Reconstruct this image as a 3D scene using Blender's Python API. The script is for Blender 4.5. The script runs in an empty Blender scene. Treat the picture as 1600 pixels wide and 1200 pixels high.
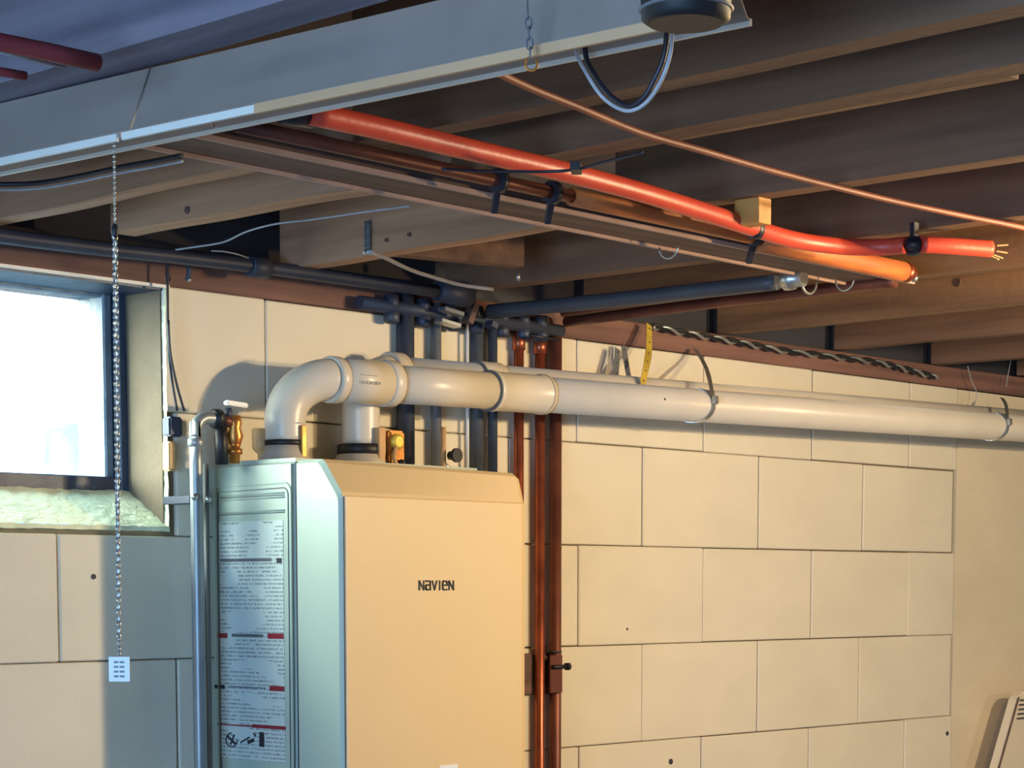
import bpy, bmesh, math, random
from mathutils import Vector, Matrix
random.seed(7)
scene = bpy.context.scene
COL = scene.collection
R = math.radians

# ------------------------------------------------------------------ camera
FPX = 3320.0; EYE = Vector((0, 0, 1.6)); CY = 1234.0
TH = -math.atan(317 / FPX); PH = R(42.9)
hd = Vector((math.cos(PH), math.sin(PH), 0)); RT = Vector((math.sin(PH), -math.cos(PH), 0)); UPZ = Vector((0, 0, 1))
FW = hd * math.cos(TH) + UPZ * math.sin(TH); UP = -hd * math.sin(TH) + UPZ * math.cos(TH)
cd = bpy.data.cameras.new('camera'); cam = bpy.data.objects.new('camera', cd); COL.objects.link(cam)
cam.matrix_world = Matrix.Translation(EYE) @ Matrix((RT, UP, -FW)).transposed().to_4x4()
cd.sensor_width = 36; cd.lens = FPX / 1600 * 36; cd.shift_y = (CY - 600) / 1600; cd.clip_start = .05
scene.camera = cam

def on(ax, v, px, py):
    """measured point: pixel of the photograph + the real plane (axis, value) it lies on"""
    d = FW * FPX + RT * (px - 800) + UP * (CY - py)
    t = (v - EYE[ax]) / d[ax]
    return EYE + d * t
def oz(z, *ps): return [on(2, z, *p) for p in ps]

# ------------------------------------------------------------------ world, lights, exposure
W = bpy.data.worlds.new('sky'); scene.world = W; W.use_nodes = True
bg = W.node_tree.nodes['Background']; bg.inputs[0].default_value = (.35, .62, 1, 1); bg.inputs[1].default_value = 11
def light(name, kind, loc, energy, color, size=.1, rot=None, size_y=None, portal=False):
    l = bpy.data.lights.new(name, kind); l.energy = energy; l.color = color
    if kind == 'AREA':
        l.shape = 'RECTANGLE'; l.size = size; l.size_y = size_y or size
        if portal: l.cycles.is_portal = True
    else: l.shadow_soft_size = size
    o = bpy.data.objects.new(name, l); COL.objects.link(o); o.location = loc
    if rot: o.rotation_euler = rot
    return o
LAMP = Vector((3.63, .58, 2.085))
light('bulb_light', 'POINT', LAMP, 55, (1, .79, .49), .03)
light('joist_fill_light', 'POINT', (3.10, 1.30, 1.99), 14, (1, .66, .30), .02)  # added lamp without a fixture, gilds the joists on the right
sun = light('hazy_sun', 'SUN', (0, 6, 5), 7.0, (.98, 1, .82)); sun.data.angle = R(55)
sun.rotation_euler = Vector((-.62, .72, .30)).to_track_quat('Z', 'Y').to_euler()
light('wall_fill_light', 'POINT', (4.73, -1.01, 2.0), 22, (1, .92, .74), .04)  # added neutral fill for the right wall, no bulb known there
light('window_portal', 'AREA', (1.78, 3.06, 1.9), 1, (1, 1, 1), .9, (R(-90), 0, 0), .42, True)
light('fill_window_portal', 'AREA', (-1.52, .3, 1.5), 1, (1, 1, 1), 1.22, (0, R(-90), 0), 1.8, True)  # portal of the added left window
scene.view_settings.view_transform = 'Standard'; scene.view_settings.look = 'None'
scene.view_settings.exposure = 1.0; scene.view_settings.gamma = 1; scene.view_settings.use_curve_mapping = False

# ------------------------------------------------------------------ materials
def s2l(c):
    return tuple(((x / 255) / 12.92 if x / 255 <= .04045 else ((x / 255 + .055) / 1.055) ** 2.4) for x in c)
def mat(name, rgb, rough=.6, metal=0.0, var=.12, scale=(8, 8, 8), bump=0.0, bscale=120, rgb2=None, spec=.5, detail=4, trans=0, coat=0):
    m = bpy.data.materials.new(name); m.use_nodes = True; nt = m.node_tree; N = nt.nodes; L = nt.links
    b = N['Principled BSDF']; c = s2l(rgb)
    tc = N.new('ShaderNodeTexCoord'); mp = N.new('ShaderNodeMapping'); mp.inputs['Scale'].default_value = scale
    L.new(tc.outputs['Object'], mp.inputs[0])
    no = N.new('ShaderNodeTexNoise'); no.inputs['Scale'].default_value = 1; no.inputs['Detail'].default_value = detail
    L.new(mp.outputs[0], no.inputs['Vector'])
    rp = N.new('ShaderNodeValToRGB'); rp.color_ramp.elements[0].position = .32; rp.color_ramp.elements[1].position = .68
    d = s2l(rgb2) if rgb2 else tuple(x * (1 - var) for x in c)
    rp.color_ramp.elements[0].color = (*d, 1); rp.color_ramp.elements[1].color = (*[min(1, x * (1 if rgb2 else 1 + var * .6)) for x in c], 1)
    L.new(no.outputs[0], rp.inputs[0]); L.new(rp.outputs[0], b.inputs['Base Color'])
    b.inputs['Roughness'].default_value = rough; b.inputs['Metallic'].default_value = metal
    b.inputs['Specular IOR Level'].default_value = spec; b.inputs['Coat Weight'].default_value = coat
    if bump:
        n2 = N.new('ShaderNodeTexNoise'); n2.inputs['Scale'].default_value = bscale; n2.inputs['Detail'].default_value = 3
        L.new(tc.outputs['Object'], n2.inputs['Vector'])
        bp = N.new('ShaderNodeBump'); bp.inputs['Strength'].default_value = bump; bp.inputs['Distance'].default_value = .004
        L.new(n2.outputs[0], bp.inputs['Height']); L.new(bp.outputs[0], b.inputs['Normal'])
    return m
M = {}
M['paint'] = mat('painted_block', (226, 217, 196), .62, var=.05, scale=(5, 5, 9), bump=.14, bscale=160)
M['mortar'] = mat('painted_mortar', (116, 100, 80), .8, var=.1, scale=(20, 20, 20), bump=.3)
M['plaster'] = mat('rough_plaster', (242, 246, 206), .85, var=.16, scale=(22, 22, 22), bump=1.0, bscale=70)
M['parge'] = mat('tan_parging', (222, 208, 180), .75, var=.08, scale=(3, 3, 6), bump=.3, bscale=90)
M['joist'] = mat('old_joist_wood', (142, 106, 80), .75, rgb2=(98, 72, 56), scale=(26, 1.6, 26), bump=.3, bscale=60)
M['palelit'] = mat('pale_lamplit_wood', (160, 122, 86), .7, rgb2=(112, 82, 60), scale=(30, 1.8, 30), bump=.3, bscale=60)  # nailer wood; on the right joists its paleness stands for lamp light
M['blueshadejoist'] = mat('blue_shade_joist', (146, 138, 150), .75, rgb2=(104, 98, 112), scale=(26, 1.6, 26), bump=.3, bscale=60)  # joist wood with the bluish tint of the shade put into its colour
M['winlitjoist'] = mat('window_lit_joist', (204, 160, 126), .7, rgb2=(158, 118, 92), scale=(30, 1.8, 30), bump=.3, bscale=60)  # joist wood with the bounce from the window put into its colour
M['oldtube'] = mat('brown_tube', (150, 88, 66), .55, rgb2=(112, 60, 48), scale=(10, 10, 10))
M['dimred'] = mat('dull_red_pipe', (140, 56, 62), .6, var=.2)
M['zinc'] = mat('zinc_pipe', (146, 154, 158), .4, metal=.4, var=.15, scale=(12, 12, 12))
M['warmrim'] = mat('lamplit_tan_rim', (206, 166, 126), .5, var=.1)  # lamp-lit copy of the hood rim, warmth put into the colour
M['edge'] = mat('pale_board_edge', (190, 160, 146), .7, var=.15, scale=(10, 10, 10))
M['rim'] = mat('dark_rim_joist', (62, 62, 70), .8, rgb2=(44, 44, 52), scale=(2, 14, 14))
M['collar'] = mat('grey_vent_collar', (186, 174, 156), .5, var=.08)
M['sill'] = mat('sill_wood', (138, 100, 88), .75, rgb2=(98, 70, 62), scale=(2.2, 20, 40), bump=.4, bscale=60)
M['board'] = mat('dark_board', (116, 88, 78), .7, rgb2=(76, 58, 52), scale=(2, 40, 40), bump=.25, bscale=60)
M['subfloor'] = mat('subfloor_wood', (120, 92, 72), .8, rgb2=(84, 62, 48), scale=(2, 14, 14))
M['block'] = mat('fresh_wood', (226, 168, 92), .6, rgb2=(202, 140, 70), scale=(60, 12, 60))
M['floor'] = mat('concrete_floor', (112, 116, 124), .85, var=.15, scale=(3, 3, 3))
M['wall'] = mat('painted_wall', (122, 128, 140), .85, var=.08, scale=(3, 3, 3))
M['pvc'] = mat('white_pvc', (222, 212, 194), .34, var=.05, scale=(9, 9, 9), bump=.05)
M['heater'] = mat('cream_enamel', (226, 200, 152), .48, var=.02, scale=(6, 6, 6), bump=.06, bscale=400)
M['heaterside'] = mat('daylit_enamel', (182, 197, 182), .42, var=.03, scale=(6, 6, 6), bump=.05, bscale=300)  # heater enamel with greenish daylight from the window put into the colour
M['seam'] = mat('dark_seam', (58, 62, 66), .7)
M['black'] = mat('black_rubber', (26, 27, 32), .5, var=.2)
M['ink'] = mat('black_print', (40, 40, 48), .6)
M['red'] = mat('red_print', (150, 34, 48), .6, var=.15, scale=(60, 60, 60))
M['steel'] = mat('dark_steel', (64, 72, 90), .5, metal=.3, var=.2, scale=(14, 14, 14))
M['greypipe'] = mat('grey_pipe', (112, 116, 120), .5, metal=.2, var=.2, scale=(14, 14, 14))
M['bluepipe'] = mat('slate_pipe', (80, 87, 97), .5, metal=.2, var=.25, scale=(8, 8, 8))
M['galv'] = mat('galvanised_steel', (196, 200, 198), .32, metal=.85, var=.25, scale=(40, 40, 40))
M['copper'] = mat('copper', (186, 104, 74), .34, metal=.7, rgb2=(134, 70, 54), scale=(16, 16, 16))
M['dullcopper'] = mat('tarnished_copper', (132, 78, 62), .45, metal=.4, rgb2=(92, 52, 46), scale=(10, 10, 10))
M['brass'] = mat('brass', (214, 150, 74), .35, metal=.6, rgb2=(168, 104, 44), scale=(40, 40, 40))
M['insul'] = mat('copper_pipe_cover', (214, 128, 66), .5, rgb2=(164, 88, 52), scale=(7, 60, 60), bump=.2)
M['redfoam'] = mat('red_orange_pipe', (222, 84, 62), .42, rgb2=(200, 72, 56), scale=(10, 10, 10), bump=.1)
M['white'] = mat('white_plastic', (238, 240, 240), .4, var=.03)
M['shade'] = mat('grey_enamel_hood', (158, 145, 136), .45, var=.08, scale=(3, 12, 12), metal=.1)
M['shadein'] = mat('white_hood_rim', (226, 226, 218), .4, var=.05)
M['wire'] = mat('grey_cable', (168, 172, 180), .5, var=.15, scale=(30, 30, 30))
M['darkcable'] = mat('black_cable', (34, 36, 48), .45)
M['frame'] = mat('dark_window_frame', (60, 76, 100), .45, rgb2=(40, 52, 76), scale=(20, 20, 6), bump=.4, bscale=60)
M['glaze'] = mat('window_sash', (120, 138, 150), .5, rgb2=(84, 100, 118), scale=(20, 20, 20), bump=.4, bscale=80)
M['panel'] = mat('cream_plastic', (228, 214, 188), .5, var=.04)
M['yellow'] = mat('yellow_lit_metal', (230, 200, 84), .4, metal=.3, var=.15, scale=(40, 40, 40))  # lamp light on the strap put into the colour; also the fitting cap
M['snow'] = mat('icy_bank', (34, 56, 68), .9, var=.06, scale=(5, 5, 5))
M['tan'] = mat('tan_fitting', (204, 160, 108), .55, var=.15, scale=(30, 30, 30))
def glass():
    m = bpy.data.materials.new('dusty_glass'); m.use_nodes = True; nt = m.node_tree; N = nt.nodes; L = nt.links
    N.remove(N['Principled BSDF']); out = N['Material Output']
    t = N.new('ShaderNodeBsdfTransparent'); t.inputs[0].default_value = (1, .97, .84, 1)
    tr = N.new('ShaderNodeBsdfTranslucent'); tr.inputs[0].default_value = (.8, .92, 1, 1)
    gl = N.new('ShaderNodeBsdfGlossy'); gl.inputs['Roughness'].default_value = .15
    no = N.new('ShaderNodeTexNoise'); no.inputs['Scale'].default_value = 40; tc = N.new('ShaderNodeTexCoord'); L.new(tc.outputs['Object'], no.inputs['Vector'])
    mr = N.new('ShaderNodeMapRange'); mr.inputs['To Min'].default_value = .02; mr.inputs['To Max'].default_value = .06; L.new(no.outputs[0], mr.inputs[0])
    a = N.new('ShaderNodeMixShader'); L.new(mr.outputs[0], a.inputs[0]); L.new(t.outputs[0], a.inputs[1]); L.new(tr.outputs[0], a.inputs[2])
    b = N.new('ShaderNodeMixShader'); b.inputs[0].default_value = .05; L.new(a.outputs[0], b.inputs[1]); L.new(gl.outputs[0], b.inputs[2]); L.new(b.outputs[0], out.inputs[0])
    return m
M['glass'] = glass()
def label_mat():
    """worn printed instruction sheet: fine illegible lines of small print"""
    m = mat('printed_sheet', (208, 220, 214), .5, var=.02); nt = m.node_tree; N = nt.nodes; L = nt.links; b = N['Principled BSDF']
    base = b.inputs['Base Color'].links[0].from_socket
    tc = N.new('ShaderNodeTexCoord'); sp = N.new('ShaderNodeSeparateXYZ'); L.new(tc.outputs['Object'], sp.inputs[0])
    def mth(op, a, c=None, v=None):
        n = N.new('ShaderNodeMath'); n.operation = op
        L.new(a, n.inputs[0]) if not isinstance(a, float) else setattr(n.inputs[0], 'default_value', a)
        if c is not None: L.new(c, n.inputs[1])
        if v is not None: n.inputs[1].default_value = v
        return n.outputs[0]
    ph = mth('FRACT', mth('MULTIPLY', sp.outputs['Z'], v=150.0)); line = mth('LESS_THAN', ph, v=.48)
    mp = N.new('ShaderNodeMapping'); mp.inputs['Scale'].default_value = (1, 420, 150); L.new(tc.outputs['Object'], mp.inputs[0])
    wn = N.new('ShaderNodeTexNoise'); wn.inputs['Scale'].default_value = 1; wn.inputs['Detail'].default_value = 1; L.new(mp.outputs[0], wn.inputs['Vector'])
    let = mth('GREATER_THAN', wn.outputs[0], v=.46)
    mp2 = N.new('ShaderNodeMapping'); mp2.inputs['Scale'].default_value = (1, 14, 32); L.new(tc.outputs['Object'], mp2.inputs[0])
    pn = N.new('ShaderNodeTexNoise'); pn.inputs['Scale'].default_value = 1; pn.inputs['Detail'].default_value = 0; L.new(mp2.outputs[0], pn.inputs['Vector'])
    par = mth('GREATER_THAN', pn.outputs[0], v=.40)
    f = mth('MULTIPLY', mth('MULTIPLY', line, let), par); f = mth('MULTIPLY', f, v=.62)
    mx = N.new('ShaderNodeMix'); mx.data_type = 'RGBA'; L.new(f, mx.inputs[0]); L.new(base, mx.inputs[6]); mx.inputs[7].default_value = (.09, .1, .13, 1)
    L.new(mx.outputs[2], b.inputs['Base Color']); return m
M['label'] = label_mat()

# ------------------------------------------------------------------ mesh helpers (world coordinates)
class MB:
    def __init__(s): s.v = []; s.f = []; s.sm = []
    def add(s, vs, fs, smooth=False):
        o = len(s.v); s.v += [Vector(v) for v in vs]
        for f in fs: s.f.append([i + o for i in f]); s.sm.append(smooth)
        return s
    def box(s, x0, x1, y0, y1, z0, z1, fn=None):
        vs = [(x, y, z) for z in (z0, z1) for y in (y0, y1) for x in (x0, x1)]
        if fn: vs = [fn(Vector(v)) for v in vs]
        return s.add(vs, [(0, 2, 3, 1), (4, 5, 7, 6), (0, 1, 5, 4), (2, 6, 7, 3), (0, 4, 6, 2), (1, 3, 7, 5)])
    def beam(s, a, b, w, h, side=None):
        a = Vector(a); b = Vector(b); d = (b - a).normalized(); u = Vector(side) if side else d.cross(UPZ)
        if u.length < 1e-4: u = Vector((1, 0, 0))
        u = (u - d * u.dot(d)).normalized(); w2 = d.cross(u)
        vs = [p + u * (i * w / 2) + w2 * (j * h / 2) for p in (a, b) for i, j in ((-1, -1), (1, -1), (1, 1), (-1, 1))]
        return s.add(vs, [(3, 2, 1, 0), (4, 5, 6, 7), (0, 1, 5, 4), (1, 2, 6, 5), (2, 3, 7, 6), (3, 0, 4, 7)])
    def tube(s, pts, r, n=12, cap=True, smooth_path=0):
        P = [Vector(p) for p in pts]
        if smooth_path: P = spline(P, smooth_path)
        rr = r if isinstance(r, (list, tuple)) else [r] * len(P)
        if len(rr) != len(P): rr = [rr[min(len(rr) - 1, int(i * len(rr) / len(P)))] for i in range(len(P))]
        T = []
        for i in range(len(P)):
            a = P[max(0, i - 1)]; b = P[min(len(P) - 1, i + 1)]; t = (b - a)
            T.append(t.normalized() if t.length > 1e-9 else UPZ)
        u = T[0].cross(UPZ)
        if u.length < .05: u = T[0].cross(Vector((0, 1, 0)))
        u.normalize(); rings = []
        for i, p in enumerate(P):
            u = (u - T[i] * u.dot(T[i])); u.normalize(); w = T[i].cross(u)
            rings.append([p + (u * math.cos(2 * math.pi * k / n) + w * math.sin(2 * math.pi * k / n)) * rr[i] for k in range(n)])
        o = len(s.v)
        for rg in rings: s.v += rg
        for i in range(len(P) - 1):
            for k in range(n):
                a = o + i * n + k; b = o + i * n + (k + 1) % n
                s.f.append([a, b, b + n, a + n]); s.sm.append(True)
        if cap:
            s.f.append([o + k for k in range(n)][::-1]); s.sm.append(False)
            e = o + (len(P) - 1) * n; s.f.append([e + k for k in range(n)]); s.sm.append(False)
        return s
    def lathe(s, c, axis, prof, n=24):
        """prof: (distance along axis, radius)"""
        c = Vector(c); a = Vector(axis).normalized(); pts = [c + a * t for t, _ in prof]
        u = a.cross(UPZ)
        if u.length < .05: u = a.cross(Vector((0, 1, 0)))
        u.normalize(); w = a.cross(u); o = len(s.v)
        for (t, r), p in zip(prof, pts):
            s.v += [p + (u * math.cos(2 * math.pi * k / n) + w * math.sin(2 * math.pi * k / n)) * r for k in range(n)]
        for i in range(len(prof) - 1):
            for k in range(n):
                p = o + i * n + k; q = o + i * n + (k + 1) % n
                s.f.append([p, q, q + n, p + n]); s.sm.append(True)
        s.f.append([o + k for k in range(n)][::-1]); s.sm.append(False)
        e = o + (len(prof) - 1) * n; s.f.append([e + k for k in range(n)]); s.sm.append(False)
        return s
    def ball(s, c, r, n=8, m=5):
        c = Vector(c); o = len(s.v); rs = r if isinstance(r, (tuple, list)) else (r, r, r)
        for j in range(m + 1):
            t = math.pi * j / m
            s.v += [c + Vector((rs[0] * math.sin(t) * math.cos(2 * math.pi * k / n), rs[1] * math.sin(t) * math.sin(2 * math.pi * k / n), rs[2] * math.cos(t))) for k in range(n)]
        for j in range(m):
            for k in range(n):
                a = o + j * n + k; b = o + j * n + (k + 1) % n
                s.f.append([a, a + n, b + n, b]); s.sm.append(True)
        return s
    def ribbon(s, pts, wdir, w, t=.0012, k=0):
        P = [Vector(p) for p in pts]
        if k: P = spline(P, k)
        wd = Vector(wdir).normalized(); o = len(s.v)
        for i, p in enumerate(P):
            a = P[max(0, i - 1)]; b = P[min(len(P) - 1, i + 1)]; d = (b - a).normalized()
            ww = (wd - d * wd.dot(d)).normalized(); nn = d.cross(ww)
            s.v += [p - ww * w / 2 - nn * t / 2, p + ww * w / 2 - nn * t / 2, p + ww * w / 2 + nn * t / 2, p - ww * w / 2 + nn * t / 2]
        for i in range(len(P) - 1):
            for q in range(4):
                a = o + i * 4 + q; b = o + i * 4 + (q + 1) % 4
                s.f.append([a, b, b + 4, a + 4]); s.sm.append(False)
        s.f += [[o + 3, o + 2, o + 1, o], [len(s.v) - 4, len(s.v) - 3, len(s.v) - 2, len(s.v) - 1]]; s.sm += [False, False]
        return s
    def build(s, name, m, parent=None, bevel=0, label=None, cat=None, group=None, kind=None, seg=2):
        me = bpy.data.meshes.new(name)
        if parent is not None: org = ORG[parent.name]
        else:
            lo = Vector([min(v[i] for v in s.v) for i in range(3)]); hi = Vector([max(v[i] for v in s.v) for i in range(3)])
            org = Vector(((lo.x + hi.x) / 2, (lo.y + hi.y) / 2, lo.z))
        me.from_pydata([tuple(v - org) for v in s.v], [], s.f); me.validate()
        for p, f in zip(me.polygons, s.sm): p.use_smooth = f
        bm = bmesh.new(); bm.from_mesh(me); bmesh.ops.recalc_face_normals(bm, faces=bm.faces)
        if bevel: bmesh.ops.bevel(bm, geom=bm.edges[:], offset=bevel, segments=seg, affect='EDGES', clamp_overlap=True)
        bm.to_mesh(me); bm.free()
        me.materials.append(m if not isinstance(m, str) else M[m])
        o = bpy.data.objects.new(name, me); COL.objects.link(o)
        if parent is not None: o.parent = parent
        else: o.location = org
        ORG[o.name] = org
        if label: o['label'] = label
        if cat: o['category'] = cat
        if group: o['group'] = group
        if kind: o['kind'] = kind
        return o
ORG = {}
def spline(P, k):
    out = []
    for i in range(len(P) - 1):
        p0 = P[max(0, i - 1)]; p1 = P[i]; p2 = P[i + 1]; p3 = P[min(len(P) - 1, i + 2)]
        for j in range(k):
            t = j / k
            out.append(.5 * ((2 * p1) + (-p0 + p2) * t + (2 * p0 - 5 * p1 + 4 * p2 - p3) * t * t + (-p0 + 3 * p1 - 3 * p2 + p3) * t ** 3))
    out.append(P[-1]); return out
def thing(name, loc, label, cat, group=None):
    o = bpy.data.objects.new(name, None); COL.objects.link(o); o.location = loc; o.empty_display_size = .05
    ORG[o.name] = Vector(loc); o['label'] = label; o['category'] = cat
    if group: o['group'] = group
    return o
def arc(c, u, v, r, a0, a1, n=14):
    c = Vector(c); u = Vector(u); v = Vector(v)
    return [c + (u * math.cos(R(a0 + (a1 - a0) * i / n)) + v * math.sin(R(a0 + (a1 - a0) * i / n))) * r for i in range(n + 1)]

# ================================================================== THE SETTING
D = 2.83; ZT = 2.088; ZJ = 2.14; XW = 6.6; X0 = -1.5; Y0 = -2.6
MB().box(X0 - .2, XW + .2, Y0 - .2, D + .22, -.1, 0).build('floor', 'floor', kind='structure')
WX0, WX1, WZ0 = 1.35, 2.205, 1.697
w = MB()
w.box(X0 - .2, WX0, D + .008, D + .22, 0, ZT); w.box(WX1, XW + .2, D + .008, D + .22, 0, ZT); w.box(WX0, WX1, D + .008, D + .22, 0, WZ0)
wall = w.build('wall_back', 'mortar', kind='structure')
# concrete blocks, one by one
H = .2035; P = .4064
for row in range(6):
    z1 = ZT + .003 - row * H; z0 = z1 - H
    off = 0 if row % 2 == 0 else .5
    jj = [random.uniform(-.005, .005) for _ in range(14)]
    if row == 2: jj[5] = -.033
    for n in range(2, 12):
        xa = (n + off) * P + jj[n] - .010; xb = (n + 1 + off) * P + jj[n + 1] - .010
        if xa > 4.62: continue
        xb = min(xb, 4.672)
        if xb - xa < .03: continue
        if row < 2:
            if xa < WX1 and xb > WX1: xa = WX1 + .001
            elif xa < WX1 and xb > WX0: xb = WX0 - .001
            if xb <= WX1 and xa >= WX0: continue
            if xb - xa < .02: continue
        g = random.choice((.0009, .0018, .0028)); gz = random.choice((.0006, .0010, .0018)); pr = random.uniform(0, .0018)
        MB().box(xa + g, xb - g, D - pr, D + .02, z0 + gz, z1 - gz).build('concrete_block', 'paint', wall, bevel=.0022, seg=1)
MB().box(4.6725, XW, D - .001, D + .02, 0, ZT).build('parging', 'parge', wall)
MB().box(X0, .80, D, D + .02, 0, ZT).build('parging', 'paint', wall)
MB().box(.80, 4.676, D, D + .02, 0, ZT + .003 - 6 * H).build('parging', 'paint', wall)
# small drilled holes in the blocks
for i, (px, py, r) in enumerate(((146, 901, .0042), (1048, 1190, .006), (1480, 1146, .0055), (980, 983, .0022))):
    p = on(1, D - .002, px, py)
    MB().lathe(p, (0, -1, 0), [(-.004, r), (.0012, r * 1.05)], 12).build('drilled_hole', 'seam', wall)
MB().box(X0 - .2, X0, Y0, D, 0, .9).box(X0 - .2, X0, Y0, D, 2.12, 2.4).box(X0 - .2, X0, Y0, -.6, .9, 2.12).box(X0 - .2, X0, 1.2, D, .9, 2.12).build('wall_left', 'wall', kind='structure')
MB().box(XW, XW + .2, Y0, D, 0, 2.4).build('wall_right', 'wall', kind='structure')
MB().box(X0 - .2, XW + .2, Y0 - .2, Y0, 0, 2.4).build('wall_front', 'wall', kind='structure')
# window: rough plaster reveal, sloped sill, steel frame, glass
rv = MB()
def jit(v, a=.0035): return Vector(v) + Vector((random.uniform(-a, a), random.uniform(-a, a), random.uniform(-a, a)))
def rough_strip(mb, a, b, c, d, n=40, m=5):
    """grid a-b (front edge) to d-c (back edge)"""
    a, b, c, d = map(Vector, (a, b, c, d)); o = len(mb.v)
    for i in range(n + 1):
        for j in range(m + 1):
            s, t = i / n, j / m; mb.v.append(jit(a.lerp(b, s).lerp(d.lerp(c, s), t), .0016 if 0 < j < m else .0009))
    for i in range(n):
        for j in range(m):
            k = o + i * (m + 1) + j; mb.f.append([k, k + 1, k + m + 2, k + m + 1]); mb.sm.append(True)
YB = 2.93
rough_strip(rv, (WX0 - .01, D - .003, WZ0 + .002), (WX1 + .004, D - .003, WZ0 + .002), (2.207, YB + .02, 1.772), (WX0 - .01, YB + .02, 1.772), 60, 8)
rough_strip(rv, (WX0 - .01, D - .003, WZ0 - .006), (WX1 + .004, D - .003, WZ0 - .006), (WX1 + .004, D - .003, WZ0 + .002), (WX0 - .01, D - .003, WZ0 + .002), 60, 2)
rough_strip(rv, (WX1 + .003, D - .003, WZ0), (WX1 + .003, D - .003, ZT), (2.214, YB + .02, ZT), (2.207, YB + .02, 1.77), 40, 8)
rough_strip(rv, (WX0, D - .002, WZ0), (WX0, D - .002, ZT), (WX0 + .012, YB + .02, ZT), (WX0 + .012, YB + .02, WZ0), 20, 4)
rv.build('trim_1', 'plaster', kind='structure')
win = MB()
def frame_rect(mb, x0, x1, z0, z1, y0, y1, t):
    mb.box(x0, x0 + t, y0, y1, z0, z1); mb.box(x1 - t, x1, y0, y1, z0, z1); mb.box(x0 + t, x1 - t, y0, y1, z0, z0 + t); mb.box(x0 + t, x1 - t, y0, y1, z1 - t, z1)
frame_rect(win, 1.35, 2.216, 1.757, 2.112, 2.93, 3.05, .026)
wn = win.build('window_1', 'frame', kind='structure', bevel=.002, seg=1)
sh = MB(); frame_rect(sh, 1.378, 2.188, 1.760, 2.098, 2.945, 2.985, .018)
sh.build('sash', 'glaze', wn, bevel=.003, seg=1)
MB().box(1.38, 2.188, 2.938, 2.95, 1.757, 1.766).build('glazing_putty', 'shadein', wn, bevel=.002, seg=1)
MB().box(1.39, 2.176, 2.962, 2.966, 1.770, 2.088).build('pane', 'glass', wn)
MB().box(1.33, 2.215, D + .004, D + .12, ZT - .004, ZT + .002).build('lintel_lining', 'frame', wn)
MB().box(1.33, 2.215, D - .006, D + .003, ZT - .001, ZT + .004).build('trim_2', 'shadein', kind='structure')  # white strip put in for window light along the casing edge
# unseen window added in the left wall to let in blue fill light
w2 = MB()
for y in (-.6, .28, 1.16): w2.box(X0 - .12, X0 - .06, y, y + .04, .9, 2.12)
w2.box(X0 - .12, X0 - .06, -.6, 1.2, .9, .94); w2.box(X0 - .12, X0 - .06, -.6, 1.2, 2.08, 2.12)
w2.build('fill_window', 'frame', kind='structure')
# snow bank outside the window
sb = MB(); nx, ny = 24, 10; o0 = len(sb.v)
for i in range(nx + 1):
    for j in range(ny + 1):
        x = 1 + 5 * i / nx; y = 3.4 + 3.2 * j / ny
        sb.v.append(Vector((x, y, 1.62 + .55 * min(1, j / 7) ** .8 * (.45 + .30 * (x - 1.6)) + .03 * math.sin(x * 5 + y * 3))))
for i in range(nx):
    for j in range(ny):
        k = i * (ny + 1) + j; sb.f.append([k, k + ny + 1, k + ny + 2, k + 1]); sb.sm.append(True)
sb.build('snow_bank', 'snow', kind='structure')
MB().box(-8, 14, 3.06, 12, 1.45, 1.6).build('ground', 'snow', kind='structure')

# sill plate, rim joist
trim = MB().box(.2, XW, D - .002, D + .12, ZT + .003, ZJ).build('trim_3', 'sill', kind='structure', bevel=.002, seg=1)
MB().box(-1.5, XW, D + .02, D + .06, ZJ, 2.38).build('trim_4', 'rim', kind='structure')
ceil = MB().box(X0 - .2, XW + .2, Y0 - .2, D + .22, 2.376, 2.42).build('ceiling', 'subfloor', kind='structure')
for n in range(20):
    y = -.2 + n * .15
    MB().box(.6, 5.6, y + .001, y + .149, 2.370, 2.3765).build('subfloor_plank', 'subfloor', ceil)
def wob(y, s): return .0016 * math.sin(y * 5 + s * 3) + .001 * math.sin(y * 17 + s)
joists = [(-.8, Y0, 2.8, 'blueshadejoist'), (.0, Y0, 2.8, 'blueshadejoist'), (.45, Y0, 2.8, 'blueshadejoist'), (.87, Y0, 2.8, 'blueshadejoist'), (1.379, Y0, 2.8, 'blueshadejoist'),
          (1.84, Y0, 1.955, 'joist'), (1.84, 1.957, 2.80, 'winlitjoist'), (2.045, Y0, 1.985, 'joist'), (2.045, 1.987, 2.72, 'winlitjoist'), (2.450, Y0, 2.05, 'joist'), (2.450, 2.052, 2.80, 'winlitjoist')]  # joists split so the ends near the window take the lit colour
joists += [(x, Y0, 2.80 if x < 3 else 2.82, 'palelit' if 3 < x < 4 else 'joist') for x in (2.857, 3.262, 3.70, 4.135, 4.55, 4.96, 5.37, 5.8, 6.2)]
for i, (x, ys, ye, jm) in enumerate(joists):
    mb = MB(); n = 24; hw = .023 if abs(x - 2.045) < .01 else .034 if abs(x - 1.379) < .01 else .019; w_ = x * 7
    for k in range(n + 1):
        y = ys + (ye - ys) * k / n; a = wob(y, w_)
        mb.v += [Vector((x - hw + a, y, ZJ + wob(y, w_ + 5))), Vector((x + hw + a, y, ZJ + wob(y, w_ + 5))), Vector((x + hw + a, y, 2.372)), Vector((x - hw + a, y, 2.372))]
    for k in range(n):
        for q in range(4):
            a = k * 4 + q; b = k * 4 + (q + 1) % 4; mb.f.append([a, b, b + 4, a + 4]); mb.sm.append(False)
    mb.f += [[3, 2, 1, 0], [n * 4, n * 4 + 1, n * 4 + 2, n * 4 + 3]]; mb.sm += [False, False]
    mb.build('joist', jm, ceil)
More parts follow.
